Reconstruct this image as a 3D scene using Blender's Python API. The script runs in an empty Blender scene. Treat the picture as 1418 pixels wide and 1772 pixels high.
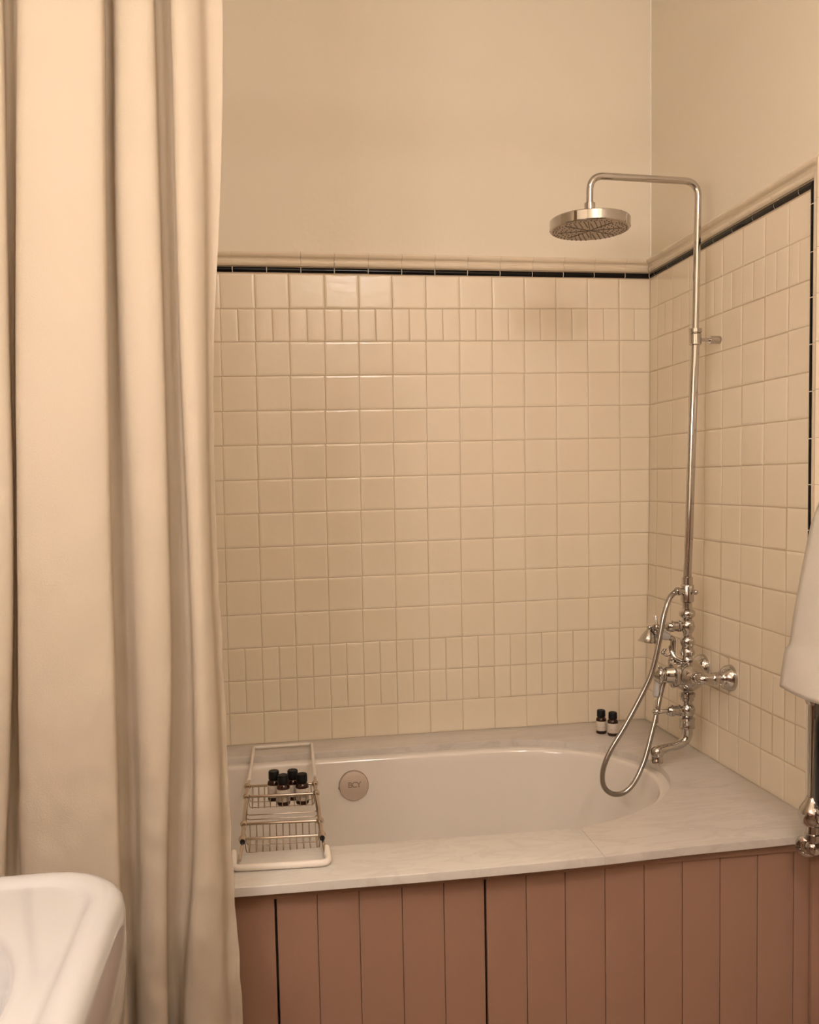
import bpy, bmesh, math, random
from mathutils import Vector, Matrix, noise
random.seed(7)
S = bpy.context.scene
COL = S.collection

# ------------------------------------------------------------------ camera
cam_d = bpy.data.cameras.new('camera'); cam = bpy.data.objects.new('camera', cam_d); COL.objects.link(cam)
yaw, pitch, roll, fpx = .1581, -.0677, -.0207, 1566.2
fw = Vector((math.sin(yaw)*math.cos(pitch), math.cos(yaw)*math.cos(pitch), math.sin(pitch)))
rt = Vector((math.cos(yaw), -math.sin(yaw), 0)); up = rt.cross(fw)
r2 = rt*math.cos(roll) + up*math.sin(roll); u2 = up*math.cos(roll) - rt*math.sin(roll)
m = Matrix((r2, u2, -fw)).transposed().to_4x4(); m.translation = (-1.1865, -2.6851, 1.3439)
cam.matrix_world = m
cam_d.sensor_fit = 'VERTICAL'; cam_d.sensor_height = 24; cam_d.lens = fpx/1772*24
cam_d.shift_y = 56.6/1772; cam_d.clip_start = .02
S.camera = cam

# ------------------------------------------------------------------ world, exposure
w = bpy.data.worlds.new('world'); S.world = w; w.use_nodes = True
w.node_tree.nodes['Background'].inputs[0].default_value = (.9, .72, .55, 1)
w.node_tree.nodes['Background'].inputs[1].default_value = .02
S.view_settings.view_transform = 'Standard'; S.view_settings.look = 'None'
S.view_settings.exposure = 0.50; S.view_settings.gamma = 1; S.view_settings.use_curve_mapping = False
LIGHT = (1.0, .91, .885)
PENDANT = 42.0      # emission of the ceiling globe
DISC = 7         # emission of the flush ceiling disc
SCONCE = 62.0       # emission of the globe beside the mirror

# ------------------------------------------------------------------ materials
def mat(name, color, rough=.5, metal=0., coat=0., spec=.5, noise_amt=0., noise_scale=8., bump=0., bump_scale=40., color2=None, detail=4, per_obj=0., stretch=None):
    M = bpy.data.materials.new(name); M.use_nodes = True
    nt = M.node_tree; b = nt.nodes['Principled BSDF']
    b.inputs['Base Color'].default_value = (*color, 1)
    b.inputs['Roughness'].default_value = rough; b.inputs['Metallic'].default_value = metal
    b.inputs['Specular IOR Level'].default_value = spec
    b.inputs['Coat Weight'].default_value = coat; b.inputs['Coat Roughness'].default_value = .06
    tc = nt.nodes.new('ShaderNodeTexCoord'); vec = tc.outputs['Object']
    if stretch:
        mp = nt.nodes.new('ShaderNodeMapping'); mp.inputs['Scale'].default_value = stretch
        nt.links.new(vec, mp.inputs[0]); vec = mp.outputs[0]
    if noise_amt or per_obj:
        c2 = color2 or tuple(c*.8 for c in color)
        mx = nt.nodes.new('ShaderNodeMix'); mx.data_type = 'RGBA'
        mx.inputs[6].default_value = (*color, 1); mx.inputs[7].default_value = (*c2, 1)
        n = nt.nodes.new('ShaderNodeTexNoise'); n.inputs['Scale'].default_value = noise_scale; n.inputs['Detail'].default_value = detail
        nt.links.new(vec, n.inputs['Vector'])
        mu = nt.nodes.new('ShaderNodeMath'); mu.operation = 'MULTIPLY_ADD'; mu.inputs[1].default_value = noise_amt
        nt.links.new(n.outputs['Fac'], mu.inputs[0]); mu.inputs[2].default_value = 0
        if per_obj:
            oi = nt.nodes.new('ShaderNodeObjectInfo'); m3 = nt.nodes.new('ShaderNodeMath'); m3.operation = 'MULTIPLY'; m3.inputs[1].default_value = per_obj
            nt.links.new(oi.outputs['Random'], m3.inputs[0]); nt.links.new(m3.outputs[0], mu.inputs[2])
        nt.links.new(mu.outputs[0], mx.inputs[0]); nt.links.new(mx.outputs[2], b.inputs['Base Color'])
    if bump:
        n2 = nt.nodes.new('ShaderNodeTexNoise'); n2.inputs['Scale'].default_value = bump_scale; n2.inputs['Detail'].default_value = 3
        bp = nt.nodes.new('ShaderNodeBump'); bp.inputs['Strength'].default_value = bump; bp.inputs['Distance'].default_value = .002
        nt.links.new(vec, n2.inputs['Vector']); nt.links.new(n2.outputs['Fac'], bp.inputs['Height']); nt.links.new(bp.outputs[0], b.inputs['Normal'])
    return M

def marble(name, c1, c2, rot, sc):
    M = bpy.data.materials.new(name); M.use_nodes = True; nt = M.node_tree; b = nt.nodes['Principled BSDF']
    b.inputs['Roughness'].default_value = .28
    tc = nt.nodes.new('ShaderNodeTexCoord'); mp = nt.nodes.new('ShaderNodeMapping')
    mp.inputs['Rotation'].default_value = (0, 0, rot); mp.inputs['Scale'].default_value = sc
    nt.links.new(tc.outputs['Object'], mp.inputs[0])
    n = nt.nodes.new('ShaderNodeTexNoise'); n.inputs['Scale'].default_value = 5; n.inputs['Detail'].default_value = 7; n.inputs['Distortion'].default_value = .9; n.inputs['Roughness'].default_value = .6
    nt.links.new(mp.outputs[0], n.inputs['Vector'])
    # thin veins where the noise crosses a level
    s = nt.nodes.new('ShaderNodeMath'); s.operation = 'SUBTRACT'; s.inputs[1].default_value = .5
    a = nt.nodes.new('ShaderNodeMath'); a.operation = 'ABSOLUTE'
    r = nt.nodes.new('ShaderNodeMapRange'); r.inputs['From Min'].default_value = 0; r.inputs['From Max'].default_value = .055; r.inputs['To Min'].default_value = .55; r.inputs['To Max'].default_value = 0
    nt.links.new(n.outputs['Fac'], s.inputs[0]); nt.links.new(s.outputs[0], a.inputs[0]); nt.links.new(a.outputs[0], r.inputs['Value'])
    n3 = nt.nodes.new('ShaderNodeTexNoise'); n3.inputs['Scale'].default_value = 3; n3.inputs['Detail'].default_value = 4
    nt.links.new(mp.outputs[0], n3.inputs['Vector'])
    pr = nt.nodes.new('ShaderNodeMath'); pr.operation = 'MULTIPLY'; nt.links.new(r.outputs[0], pr.inputs[0]); nt.links.new(n3.outputs['Fac'], pr.inputs[1])
    ad = nt.nodes.new('ShaderNodeMath'); ad.operation = 'MULTIPLY_ADD'; ad.inputs[1].default_value = .45
    nt.links.new(n3.outputs['Fac'], ad.inputs[0]); nt.links.new(pr.outputs[0], ad.inputs[2])
    mx = nt.nodes.new('ShaderNodeMix'); mx.data_type = 'RGBA'; mx.inputs[6].default_value = (*c1, 1); mx.inputs[7].default_value = (*c2, 1)
    nt.links.new(ad.outputs[0], mx.inputs[0]); nt.links.new(mx.outputs[2], b.inputs['Base Color'])
    return M

def emit(name, color, strength):
    M = bpy.data.materials.new(name); M.use_nodes = True; b = M.node_tree.nodes['Principled BSDF']
    b.inputs['Emission Color'].default_value = (*color, 1); b.inputs['Emission Strength'].default_value = strength
    b.inputs['Base Color'].default_value = (.8, .8, .8, 1)
    return M

PLASTER = mat('cream_plaster', (.79, .71, .58), .75, noise_amt=.35, noise_scale=2.2, color2=(.76, .67, .53), bump=.25, bump_scale=60)
TILE = mat('cream_glazed_tile', (.81, .715, .56), .2, spec=.55, noise_amt=.45, noise_scale=1.6, color2=(.75, .635, .475), per_obj=.35, bump=.35, bump_scale=2.2)
CAP = mat('cream_glazed_moulding', (.79, .68, .52), .12, spec=.55, noise_amt=.3, noise_scale=9)
GROUT = mat('sandy_grout', (.56, .445, .31), .9, noise_amt=.35, noise_scale=60)
BLACK = mat('black_glazed_liner', (.004, .003, .003), .16, spec=.25)
PANEL = mat('dusty_pink_paint', (.355, .205, .14), .45, noise_amt=.3, noise_scale=5, bump=.15, bump_scale=150)
MARBLE1 = marble('white_marble_front', (.70, .665, .605), (.50, .465, .405), .9, (1.2, 3.2, 1))
MARBLE2 = marble('white_marble_end', (.66, .61, .55), (.46, .41, .36), -.06, (.9, 4.5, 1))
TUB = mat('white_bath_enamel', (.76, .70, .62), .12, coat=.4)
PORC = mat('white_porcelain', (.53, .52, .505), .08, coat=.6)
CHROME = mat('polished_chrome', (.54, .51, .48), .06, metal=1)
CHROMEH = mat('ribbed_hose_chrome', (.40, .37, .34), .25, metal=1)
NICKEL = mat('worn_nickel_wire', (.60, .52, .44), .13, metal=1)
SATIN = mat('satin_metal', (.74, .64, .56), .38, metal=.75)
FACE = mat('brushed_nozzle_plate', (.46, .39, .32), .4, metal=.8)
DARKMETAL = mat('dark_engraving_gap_shade', (.34, .26, .20), .5, metal=.3)
RUBBER = mat('white_rubber_sleeve', (.80, .73, .64), .45)
CLOTH = mat('cream_cotton', (.68, .60, .47), .9, spec=.15, noise_amt=.18, noise_scale=3, bump=.3, bump_scale=420)
_nt = CLOTH.node_tree; _b = _nt.nodes['Principled BSDF']; _o = [q for q in _nt.nodes if q.type == 'OUTPUT_MATERIAL'][0]
_t = _nt.nodes.new('ShaderNodeBsdfTranslucent'); _t.inputs[0].default_value = (.78, .60, .39, 1)
_m = _nt.nodes.new('ShaderNodeMixShader'); _m.inputs[0].default_value = .30
_nt.links.new(_b.outputs[0], _m.inputs[1]); _nt.links.new(_t.outputs[0], _m.inputs[2]); _nt.links.new(_m.outputs[0], _o.inputs[0])
TOWEL = mat('white_terry', (.86, .80, .71), .95, spec=.1, bump=1.0, bump_scale=700)
AMBER = mat('dark_amber_glass', (.030, .008, .003), .1, spec=.5)
CAPB = mat('black_plastic_cap', (.004, .004, .004), .5, spec=.25)
NOZZLE = mat('grey_rubber_nozzle', (.16, .13, .105), .6)
DARK = mat('black_enamel', (.006, .006, .006), .12)
FLOOR = mat('dark_stained_floorboard', (.26, .17, .11), .4, noise_amt=.6, noise_scale=3, stretch=(12, 1, 1))
DOORP = mat('dark_brown_door_paint', (.10, .06, .045), .4)
WHITEP = mat('cream_woodwork_paint', (.70, .62, .50), .5)

def label_mat():
    M = mat('cream_paper_label', (.62, .54, .45), .6); nt = M.node_tree; b = nt.nodes['Principled BSDF']
    tc = nt.nodes.new('ShaderNodeTexCoord'); sp = nt.nodes.new('ShaderNodeSeparateXYZ'); nt.links.new(tc.outputs['Object'], sp.inputs[0])
    # three thin printed lines, broken up by noise
    wv = nt.nodes.new('ShaderNodeMath'); wv.operation = 'MULTIPLY'; wv.inputs[1].default_value = 700
    si = nt.nodes.new('ShaderNodeMath'); si.operation = 'SINE'
    gt = nt.nodes.new('ShaderNodeMath'); gt.operation = 'GREATER_THAN'; gt.inputs[1].default_value = .55
    nt.links.new(sp.outputs['Z'], wv.inputs[0]); nt.links.new(wv.outputs[0], si.inputs[0]); nt.links.new(si.outputs[0], gt.inputs[0])
    n = nt.nodes.new('ShaderNodeTexNoise'); n.inputs['Scale'].default_value = 190; nt.links.new(tc.outputs['Object'], n.inputs['Vector'])
    g2 = nt.nodes.new('ShaderNodeMath'); g2.operation = 'GREATER_THAN'; g2.inputs[1].default_value = .56; nt.links.new(n.outputs['Fac'], g2.inputs[0])
    mu = nt.nodes.new('ShaderNodeMath'); mu.operation = 'MULTIPLY'; nt.links.new(gt.outputs[0], mu.inputs[0]); nt.links.new(g2.outputs[0], mu.inputs[1])
    mx = nt.nodes.new('ShaderNodeMix'); mx.data_type = 'RGBA'; mx.inputs[6].default_value = (.62, .54, .45, 1); mx.inputs[7].default_value = (.42, .35, .27, 1)
    nt.links.new(mu.outputs[0], mx.inputs[0]); nt.links.new(mx.outputs[2], b.inputs['Base Color'])
    return M
LABEL = label_mat()

# ------------------------------------------------------------------ mesh helpers
class MB:
    def __init__(s): s.v = []; s.f = []
    def add(s, vs, fs):
        o = len(s.v); s.v += [tuple(p) for p in vs]; s.f += [tuple(i+o for i in f) for f in fs]; return s
    def box(s, lo, hi, bev=0.):
        if bev <= 0:
            x0, y0, z0 = lo; x1, y1, z1 = hi
            vs = [(x0,y0,z0),(x1,y0,z0),(x1,y1,z0),(x0,y1,z0),(x0,y0,z1),(x1,y0,z1),(x1,y1,z1),(x0,y1,z1)]
            return s.add(vs, [(3,2,1,0),(4,5,6,7),(0,1,5,4),(1,2,6,5),(2,3,7,6),(3,0,4,7)])
        bm = bmesh.new(); bmesh.ops.create_cube(bm, size=1)
        for q in bm.verts: q.co = Vector([lo[i]+(q.co[i]+.5)*(hi[i]-lo[i]) for i in range(3)])
        bmesh.ops.bevel(bm, geom=bm.edges[:], offset=bev, segments=2, profile=.5, affect='EDGES')
        return s.bm(bm)
    def bm(s, bm):
        bm.verts.index_update()
        s.add([v.co[:] for v in bm.verts], [[v.index for v in f.verts] for f in bm.faces]); bm.free(); return s
    def lathe(s, prof, origin=(0,0,0), axis=(0,0,1), n=28, caps=True):
        """prof: list of (t along axis, radius)"""
        a = Vector(axis).normalized(); o = Vector(origin)
        x = a.orthogonal().normalized(); y = a.cross(x)
        vs = []; fs = []
        for t, r in prof:
            for k in range(n):
                q = 2*math.pi*k/n; vs.append(o + a*t + (x*math.cos(q)+y*math.sin(q))*max(r, 1e-5))
        for i in range(len(prof)-1):
            for k in range(n):
                k2 = (k+1) % n; fs.append((i*n+k, i*n+k2, (i+1)*n+k2, (i+1)*n+k))
        if prof[-1][0] < prof[0][0]: fs = [f[::-1] for f in fs]
        if caps:
            L = len(prof)-1
            if prof[-1][0] >= prof[0][0]: fs += [tuple(range(n))[::-1], tuple(L*n+k for k in range(n))]
            else: fs += [tuple(range(n)), tuple(L*n+k for k in range(n))[::-1]]
        return s.add(vs, fs)
    def sphere(s, c, r, n=20, sz=1.):
        pr = [(-r*sz*math.cos(math.pi*i/12), r*math.sin(math.pi*i/12)) for i in range(13)]
        return s.lathe(pr, c, n=n)
    def tube(s, pts, r, n=12, closed=False):
        """pts: Vectors; r: number or list"""
        P = [Vector(p) for p in pts]; N = len(P); R = r if isinstance(r, (list, tuple)) else [r]*N
        tan = []
        for i in range(N):
            a = P[(i-1) % N] if closed or i > 0 else P[i]; b = P[(i+1) % N] if closed or i < N-1 else P[i]
            tan.append((b-a).normalized())
        nrm = tan[0].orthogonal().normalized(); vs = []; fs = []
        for i in range(N):
            nrm = (nrm - tan[i]*nrm.dot(tan[i])).normalized(); bi = tan[i].cross(nrm)
            for k in range(n):
                q = 2*math.pi*k/n; vs.append(P[i] + (nrm*math.cos(q)+bi*math.sin(q))*R[i])
        M = N if closed else N-1
        for i in range(M):
            j = (i+1) % N
            for k in range(n):
                k2 = (k+1) % n; fs.append((i*n+k, i*n+k2, j*n+k2, j*n+k))
        if not closed: fs += [tuple(range(n))[::-1], tuple((N-1)*n+k for k in range(n))]
        return s.add(vs, fs)
    def build(s, name, material, parent=None, angle=40, smooth=True):
        me = bpy.data.meshes.new(name); me.from_pydata(s.v, [], s.f); me.validate(); me.update()
        me.materials.append(material)
        if smooth:
            me.shade_smooth(); me.set_sharp_from_angle(angle=math.radians(angle))
        o = bpy.data.objects.new(name, me); COL.objects.link(o)
        if parent:
            o.parent = parent
            if any(parent.location): o.matrix_parent_inverse = Matrix.Translation(-parent.location)
        return o

def rebase(o):
    """put the origin of a built child at its parent's origin (so copies move with the parent)"""
    d = Vector(o.parent.location); o.data.transform(Matrix.Translation(-d)); o.matrix_parent_inverse = Matrix()

def tag(o, label, cat, group=None):
    o['label'] = label; o['category'] = cat
    if group: o['group'] = group
    return o
def thing(name, label, cat, loc, group=None):
    o = bpy.data.objects.new(name, None); o.empty_display_size = .05; COL.objects.link(o); o.location = loc
    return tag(o, label, cat, group)
def struct(o): o['kind'] = 'structure'; return o

def catmull(P, sub=6, closed=False):
    P = [Vector(p) for p in P]; n = len(P); out = []
    for i in range(n if closed else n-1):
        if closed: a, b, c, d = P[i-1], P[i], P[(i+1) % n], P[(i+2) % n]
        else: a, b, c, d = P[max(i-1,0)], P[i], P[i+1], P[min(i+2,n-1)]
        for k in range(sub):
            t = k/sub
            out.append(.5*((2*b) + (c-a)*t + (2*a-5*b+4*c-d)*t*t + (3*b-a-3*c+d)*t**3))
    if not closed: out.append(P[-1])
    return out
def fillet(P, rad, seg=6):
    P = [Vector(p) for p in P]; out = [P[0]]
    for i in range(1, len(P)-1):
        a = (P[i-1]-P[i]); b = (P[i+1]-P[i]); ang = a.angle(b)
        d = min(rad/math.tan(ang/2), a.length*.48, b.length*.48)
        p0 = P[i]+a.normalized()*d; p1 = P[i]+b.normalized()*d
        for k in range(seg+1):
            t = k/seg; out.append(p0*(1-t)**2 + P[i]*2*t*(1-t) + p1*t*t)
    return out + [P[-1]]
def interp(x, X, Y):
    if x <= X[0]: return Y[0]
    for i in range(len(X)-1):
        if x <= X[i+1]: return Y[i] + (Y[i+1]-Y[i])*(x-X[i])/(X[i+1]-X[i])
    return Y[-1]

# ------------------------------------------------------------------ room shell
LX, FY, CZ = -1.88, -3.45, 3.05
def lean(z): return interp(z, [.58, .98, 1.29, 1.95, 2.8], [-.008, .003, .009, .013, .016])
def rx(y, z): return lean(z)*max(0, 1 + y/.9)          # the right wall is slightly out of plumb at the corner
struct(MB().box((LX-.1, FY-.1, -.1), (.12, .1, 0)).build('floor', FLOOR, smooth=False))
struct(MB().box((LX-.1, FY-.1, CZ), (.12, .1, CZ+.1)).build('ceiling', PLASTER, smooth=False))
wall_back = struct(MB().box((LX-.1, 0, 0), (.12, .1, CZ)).build('wall_back', PLASTER, smooth=False))
struct(MB().box((LX-.1, FY, 0), (LX, 0, CZ)).build('wall_left', PLASTER, smooth=False))
struct(MB().box((LX-.1, FY-.1, 0), (.12, FY, CZ)).build('wall_front', PLASTER, smooth=False))
mb = MB(); zs = [0, .58, .98, 1.29, 1.6, 1.95, 2.4, CZ]; ys = [0, -.3, -.6, -.9, FY]
vs = [(rx(y, z), y, z) for z in zs for y in ys] + [(.12, y, z) for z in zs for y in ys]
ny = len(ys); nv = len(zs)*ny; fs = []
for a in range(len(zs)-1):
    for b in range(ny-1):
        i = a*ny+b; fs += [(i, i+1, i+ny+1, i+ny), (nv+i, nv+i+ny, nv+i+ny+1, nv+i+1)]
mb.add(vs, fs); wall_right = struct(mb.build('wall_right', PLASTER, angle=5))
# door behind the camera, baseboards
door = struct(MB().box((-1.1, FY, .0), (-.3, FY+.04, 2.05), .004).build('door_1', DOORP, angle=30))
for z0, z1 in ((.2, .95), (1.1, 1.9)):
    for x0 in (-1.02, -.66): MB().box((x0, FY+.035, z0), (x0+.28, FY+.05, z1), .006).build('door_panel', DOORP, door, angle=30)
MB().sphere((-.36, FY+.09, 1.0), .028).lathe([(0, .012), (.06, .01)], (-.36, FY+.035, 1.0), (0, 1, 0)).build('door_knob', CHROME, door)
for nm, lo, hi in (('baseboard_left', (LX, FY, 0), (LX+.018, -1.0, .14)), ('baseboard_front', (LX, FY, 0), (-1.12, FY+.018, .14)), ('baseboard_right', (-.018, FY, 0), (0, -.98, .14))):
    struct(MB().box(lo, hi, .004).build(nm, WHITEP, angle=30))

struct(MB().tube([(lean(z)-.001, -.001, z) for z in (2.02, 2.3, 2.6, CZ)], .003, 8).build('trim_4', mat('pale_corner_filler', (.84, .80, .70), .35)))
for nm, lo, hi in (('added_dado_1', (LX, FY, .14), (LX+.012, -1.2, 1.25)), ('added_dado_2', (LX+.012, FY, .14), (-1.12, FY+.012, 1.25)), ('added_dado_3', (-.012, FY, .14), (0, -1.75, 1.25))):  # unseen pink wainscot, added to cut bounce and darken the chrome's reflections
    struct(MB().box(lo, hi, .003).build(nm, PANEL, angle=30))

# ------------------------------------------------------------------ tiles: a hand-set lattice, measured joint by joint
XT = [.005,-.092,-.193,-.293,-.392,-.492,-.592,-.694,-.795,-.894,-.994,-1.097,-1.194,-1.292]
XM = [.009,-.091,-.194,-.296,-.398,-.499,-.600,-.701,-.802,-.903,-1.005,-1.104,-1.203,-1.302]
XB = [-.008,-.099,-.200,-.301,-.401,-.503,-.604,-.706,-.807,-.907,-1.007,-1.108,-1.208,-1.307]
for A in (XT, XM, XB):
    for k in range(14, 19): A.append(A[-1]-.1)
    A.append(LX)
ZL = [1.954,1.853,1.759,1.661,1.561,1.462,1.362,1.264,1.165,1.067,.968,.869,.772,.676,.582]
ZR = [1.955,1.865,1.769,1.672,1.571,1.471,1.371,1.272,1.175,1.075,.977,.876,.779,.681,.582]
YK = [0,-.063,-.168,-.275,-.372,-.468,-.568,-.672,-.773,-.858]
ZN = [1.955,1.859,1.766,1.668,1.568,1.468,1.370,1.270,1.171,1.075,.974,.876,.777,.678,.582]
def bx(i, z):
    i0 = int(math.floor(i)); f = i-i0; r = []
    for A in (XT, XM, XB): r.append(A[i0] if f < 1e-6 else A[i0]*(1-f)+A[i0+1]*f)
    v = interp(z, [.61, 1.285, 1.92], [r[2], r[1], r[0]])
    return v
def bz(j, x):
    t = min(1, max(0, (-.09-x)/1.205)); return ZR[j]*(1-t)+ZL[j]*t
def unit_tile(name, hx, bev=.024, th=.6):
    b = bev; bxx = bev/hx
    o = [(0,0),(1,0),(1,1),(0,1)]
    vs = [(x, y, 0) for x, y in o] + [(x, y, th) for x, y in o] + [(bxx*1.0 if x == 0 else 1-bxx, b if y == 0 else 1-b, .92) for x, y in o]
    vs += [(2.6*bxx if x == 0 else 1-2.6*bxx, 2.6*b if y == 0 else 1-2.6*b, 1.0) for x, y in o]
    fs = [(k, (k+1) % 4, 4+(k+1) % 4, 4+k) for k in range(4)] + [(4+k, 4+(k+1) % 4, 8+(k+1) % 4, 8+k) for k in range(4)] + [(8+k, 8+(k+1) % 4, 12+(k+1) % 4, 12+k) for k in range(4)] + [(12,13,14,15)]
    me = bpy.data.meshes.new(name); me.from_pydata(vs, [], fs); me.materials.append(TILE); me.shade_smooth(); me.set_sharp_from_angle(angle=math.radians(60)); return me
TFULL, THALF = unit_tile('tile', 1), unit_tile('half_tile', .5)
GAP, BED, THK = .0010, .0028, .0036
def put_tile(p00, p10, p01, nrm, mesh, parent, name='tile'):
    """p00,p10,p01: three corners; nrm: outward normal"""
    p00, p10, p01 = Vector(p00), Vector(p10), Vector(p01)
    u = p10-p00; v = p01-p00; lu = u.length-2*GAP; lv = v.length-2*GAP
    ud = u.normalized(); n = u.cross(v).normalized(); n = n if n.dot(Vector(nrm)) > 0 else -n; vd = n.cross(ud)
    if vd.dot(v) < 0: vd = -vd
    tilt = Matrix.Rotation(random.gauss(0, .0045), 3, ud) @ Matrix.Rotation(random.gauss(0, .0045), 3, vd)
    org = p00 + ud*GAP + vd*GAP + n*(BED + random.uniform(-.0003, .0003))
    R = Matrix((tilt @ (ud*lu), tilt @ (vd*lv), n*THK)).transposed()
    o = bpy.data.objects.new(name, mesh); COL.objects.link(o); o.parent = parent
    m = R.to_4x4(); m.translation = org; o.matrix_world = m
    return o
# grout beds
def strip_bed(name, pts_lo, pts_hi, nrm, parent, d=.0046):
    n = Vector(nrm)*d; k = len(pts_lo); vs = [Vector(p)+n for p in pts_lo]+[Vector(p)+n for p in pts_hi]+[Vector(p)-n*.2 for p in pts_lo]+[Vector(p)-n*.2 for p in pts_hi]
    fs = []
    for i in range(k-1): fs.append((i, i+1, k+i+1, k+i))
    fs += [(2*k, 3*k, k, 0), (k-1, 2*k-1, 4*k-1, 3*k-1)] + [(k+i, k+i+1, 3*k+i+1, 3*k+i) for i in range(k-1)]
    return MB().add(vs, fs).build(name, GROUT, parent, angle=10)
strip_bed('grout_bed', [(LX, 0, .56), (.014, 0, .56)], [(LX, 0, 1.98), (.014, 0, 1.98)], (0,-1,0), wall_back)
zz = [.56, .98, 1.29, 1.6, 1.98]
mb = MB(); vs = [(rx(y, z)-.0046, y, z) for z in zz for y in (0, -.3, -.6, -.885)]
fs = [(a*4+b, a*4+b+1, a*4+b+5, a*4+b+4) for a in range(4) for b in range(3)]
mb.add(vs, fs).build('grout_bed', GROUT, wall_right, angle=5)
HALFROWS = (1, 11, 12)
hidden = MB()
def tile_box(mbx, x0, x1, z0, z1):
    mbx.box((x0+GAP, -.0062, z0+GAP), (x1-GAP, -.002, z1-GAP))
for j in range(14):
    for i in range(0, 19):
        parts = [(i, i+.5), (i+.5, i+1)] if j in HALFROWS else [(i, i+1)]
        for a, b in parts:
            za, zb = bz(j+1, bx(b, 1.3)), bz(j, bx(b, 1.3)); zc = bz(j+1, bx(a, 1.3))
            zm = (za+zb)/2
            xa, xb = bx(a, zm), bx(b, zm)
            if i == 0 and a == 0: xa = lean(zm)-.004
            if xb - LX < .005: xb = LX
            if i >= 15: tile_box(hidden, xb, xa, za, zb); continue
            put_tile((xb, 0, za), (xa, 0, zc), (xb, 0, zb), (0,-1,0), THALF if b-a < .6 else TFULL, wall_back, 'half_tile' if b-a < .6 else 'tile')
h = hidden.build('hidden_tile_field', TILE, wall_back, smooth=False); h['kind'] = 'stuff'
def rz(j, y): return ZR[j]*(1+y/.86) + ZN[j]*(-y/.86)
for j in range(14):
    for k in range(9):
        a, b = YK[k], YK[k+1]
        parts = [(a, b)] if (j not in HALFROWS or k == 0) else [(a, (a+b)/2), ((a+b)/2, b)]
        for y0, y1 in parts:
            y0c = y0-.006 if y0 == 0 else y0
            z0, z1, z0b = rz(j+1, y0), rz(j, y0), rz(j+1, y1)
            half = abs(y1-y0) < .07
            put_tile((rx(y0c, z0), y0c, z0), (rx(y1, z0b), y1, z0b), (rx(y0c, z1), y0c, z1), (-1,0,0), THALF if half else TFULL, wall_right, 'half_tile' if half else 'tile')

# moulded cap tiles and black liner tiles: profile (distance from the wall, height in the strip)
CAPP = [(0,0),(.010,0),(.013,.003),(.0155,.007),(.0155,.011),(.0118,.0135),(.0105,.017),(.0125,.0212),(.0190,.0238),(.0225,.0275),(.0235,.032),(.0205,.0365),(.014,.0385),(.006,.039),(0,.0392)]
LINP = [(0,0),(.006,0),(.0085,.003),(.0095,.0075),(.0085,.012),(.006,.015),(0,.015)]
def sweep(prof, a, b, out, rise, za, zb, mitre_a=0, mitre_b=0, gap=.0004):
    """strip tile from a to b (3D points on the wall), out: wall normal, rise: direction of profile height"""
    a, b, out, rise = Vector(a), Vector(b), Vector(out), Vector(rise); d = (b-a).normalized(); vs = []
    for end, mi, sg in ((a, mitre_a, 1), (b, mitre_b, -1)):
        for q, h in prof: vs.append(end + out*q + rise*h + d*sg*gap + d*mi(q, h) if callable(mi) else end + out*q + rise*h + d*sg*gap)
    n = len(prof); fs = [(i, i+1, n+i+1, n+i) for i in range(n-1)] + [tuple(range(n))[::-1], tuple(range(n, 2*n))]
    m = MB().add(vs, fs); return m
CZ0, LZ0 = 1.9755, 1.9575
jx = [-.074,-.173,-.271,-.368,-.468,-.568,-.667,-.766,-.865,-.964,-1.061,-1.159,-1.256,-1.356,-1.456]
jx = [.012]+jx
def fixn(o):
    bm = bmesh.new(); bm.from_mesh(o.data); bmesh.ops.recalc_face_normals(bm, faces=bm.faces); bm.to_mesh(o.data); bm.free(); return o
def wob(): return random.uniform(-.0004, .0004)
for i in range(len(jx)-1):
    dz = wob(); ma = (lambda q, h: -q) if i == 0 else 0
    a, b = jx[i+1], jx[i]
    fixn(sweep(CAPP, (a,0,CZ0+dz), (b,0,CZ0+dz), (0,-1,0), (0,0,1), 0, 0, 0, ma).build('cap_tile', CAP, wall_back, angle=35))
    fixn(sweep(LINP, (a,0,LZ0+dz), (b,0,LZ0+dz), (0,-1,0), (0,0,1), 0, 0, 0, ma, gap=.0011).build('liner_tile', BLACK, wall_back, angle=35))
o = fixn(sweep(CAPP, (LX,0,CZ0), (jx[-1],0,CZ0), (0,-1,0), (0,0,1), 0, 0).build('cap_tile', CAP, wall_back, angle=35))
fixn(sweep(LINP, (LX,0,LZ0), (jx[-1],0,LZ0), (0,-1,0), (0,0,1), 0, 0).build('liner_tile', BLACK, wall_back, angle=35))
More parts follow.
